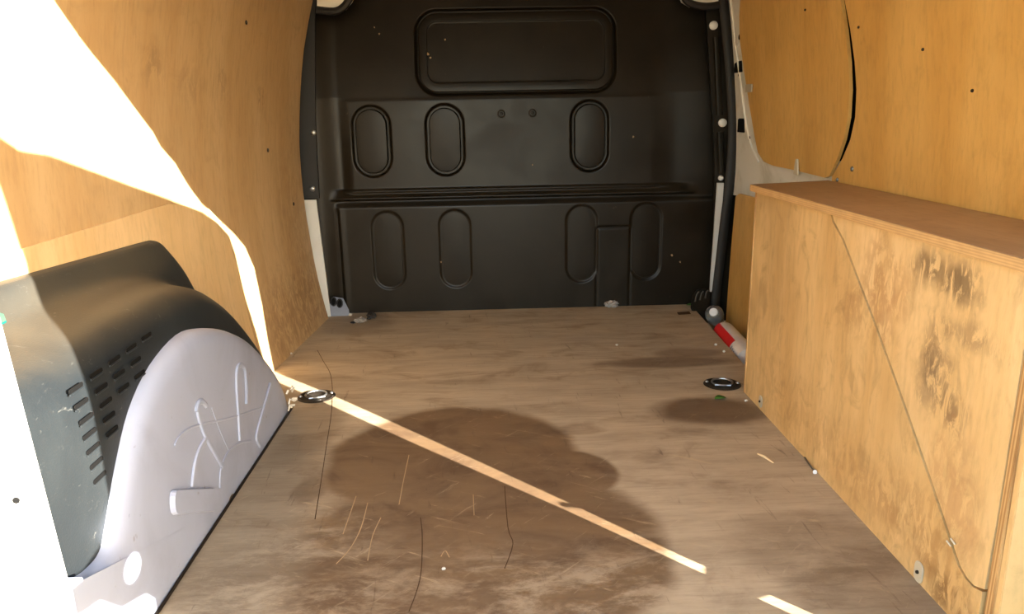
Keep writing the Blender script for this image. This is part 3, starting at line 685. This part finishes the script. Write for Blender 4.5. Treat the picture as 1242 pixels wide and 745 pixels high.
def leafshape(name, p, L, W, rot, mat, label, cat):
    Vv = []; Ff = []; n = 8
    for i in range(n+1):
        t = i/n; w_ = W*math.sin(math.pi*t)**.8+.0003
        for s_ in (-1, 0, 1): Vv.append((L*(t-.5), s_*w_, .003+.004*abs(s_)*math.sin(math.pi*t)))
    for i in range(n):
        for k in range(2): Ff.append((i*3+k, i*3+k+1, i*3+4+k, i*3+3+k))
    R_ = Matrix.Rotation(rot, 3, 'Z'); o = obj(name, [R_ @ Vector(v)+p for v in Vv], Ff, mat, None, True)
    sm = o.modifiers.new('solid', 'SOLIDIFY'); sm.thickness = .0008
    return tag(o, label, cat)
leafshape('leaf', at(873.5, 484.5, 2, 0), .030, .011, .2, M['leaf'], 'green leaf on the dark stain by the boxing corner', 'leaf')
leafshape('leaf', at(838, 371, 2, 0), .034, .010, .1, M['leaf'], 'green leaf scrap at the right bulkhead corner', 'leaf')
def stick(name, pa, pb, r, mat, label, cat):
    o = tube(name, [pa, (pa*.6+pb*.4)+Vector((.001, .0015, .001)), pb], [r*.5, r, r*.4], mat, None, 6); return tag(o, label, cat)
stick('wood_splinter', at(919, 550.5, 2, .003), at(938, 561.5, 2, .003), .003, M['twig'], 'pale wood splinter lying on the floor near the boxing', 'splinter')
nl = empty('nail'); tag(nl, 'thin bent nail at the foot of the boxing', 'nail')
tube('shank', [at(976, 555, 2, .004), at(982, 564, 2, .003), at(988, 572, 2, .003)], .0016, M['metal'], nl, 6)
lathe('head', [(.004, 0), (.0045, .002), (.002, .003)], at(988, 572.5, 2, .003), (0, -1, .3), M['cap'], nl, 12)
def lump(name, p, r, mat, label, cat, group=None, flat=.6, seed=0):
    rnd = random.Random(seed); bm = bmesh.new(); bmesh.ops.create_icosphere(bm, subdivisions=2, radius=r)
    for v in bm.verts:
        v.co *= rnd.uniform(.65, 1.25); v.co.z *= flat; v.co += p+Vector((0, 0, r*flat*.8))
    return tag(bmobj(name, bm, mat), label, cat, group)
lump('dirt_clod', at(450, 386.5, 2, 0), .018, M['char'], 'black crumbled clod by the left bulkhead foot', 'clod', None, .7, 1)
lump('dirt_clod', at(428, 392, 2, 0), .010, M['char'], 'small flat black crumb beside the crumpled wrapper', 'clod', None, .3, 2)
cw = NT('crumpled film'); cwm = cw.done(cw.mix(cw.noise((1,1,1), 60, 3), lin((120,112,104)), lin((170,164,156))), .35)
def crumple(p, L, W, Hh, label, seed):
    rnd = random.Random(seed); bm = bmesh.new(); bmesh.ops.create_icosphere(bm, subdivisions=3, radius=1)
    for v in bm.verts:
        q = rnd.uniform(.7, 1.2); v.co = Vector((v.co.x*L*q, v.co.y*W*q, v.co.z*Hh*q+Hh*.95))+p
    return tag(bmobj('crumpled_wrapper', bm, cwm), label, 'wrapper')
crumple(at(437, 391, 2, 0), .022, .018, .008, 'small crumpled grey wrapper by the left bulkhead foot', 3)
crumple(at(742, 373, 2, 0), .026, .012, .013, 'small crumpled grey wrapper against the bulkhead foot on the right', 4)
for i, (px, py, r, lab) in enumerate(((425,383,.007,'pale grit crumb at the blue-grey foot'),(438,386,.005,'pale grit crumb on the crumpled wrapper by the left foot'),(748,419,.004,'lone pale grit crumb out on the far floor'),
        (782,368,.005,'pale grit crumb at the bulkhead base right of the grey wrapper'),(813,368.5,.006,'pale grit crumb at the bulkhead base near the right corner'),(868,419,.005,'pale grit crumb beside the red and white bottle'),
        (878,427,.004,'smaller grit crumb just below the one by the red bottle'),(590,374.5,.004,'pale grit crumb midway along the bulkhead base'),(353,430,.005,'pale grit crumb at the foot of the left lining'),
        (358,486,.008,'rust-flecked crumb between wheel arch and tie-down ring'),(905,487,.004,'tiny grit crumb in front of the boxing corner'),(538,691,.003,'tiny pale crumb low on the large stain'))):
    lump('grit_crumb', at(px, py, 2, 0), r, M['grit'], lab, 'crumb', 'grit crumbs on the floor', .7, 20+i)
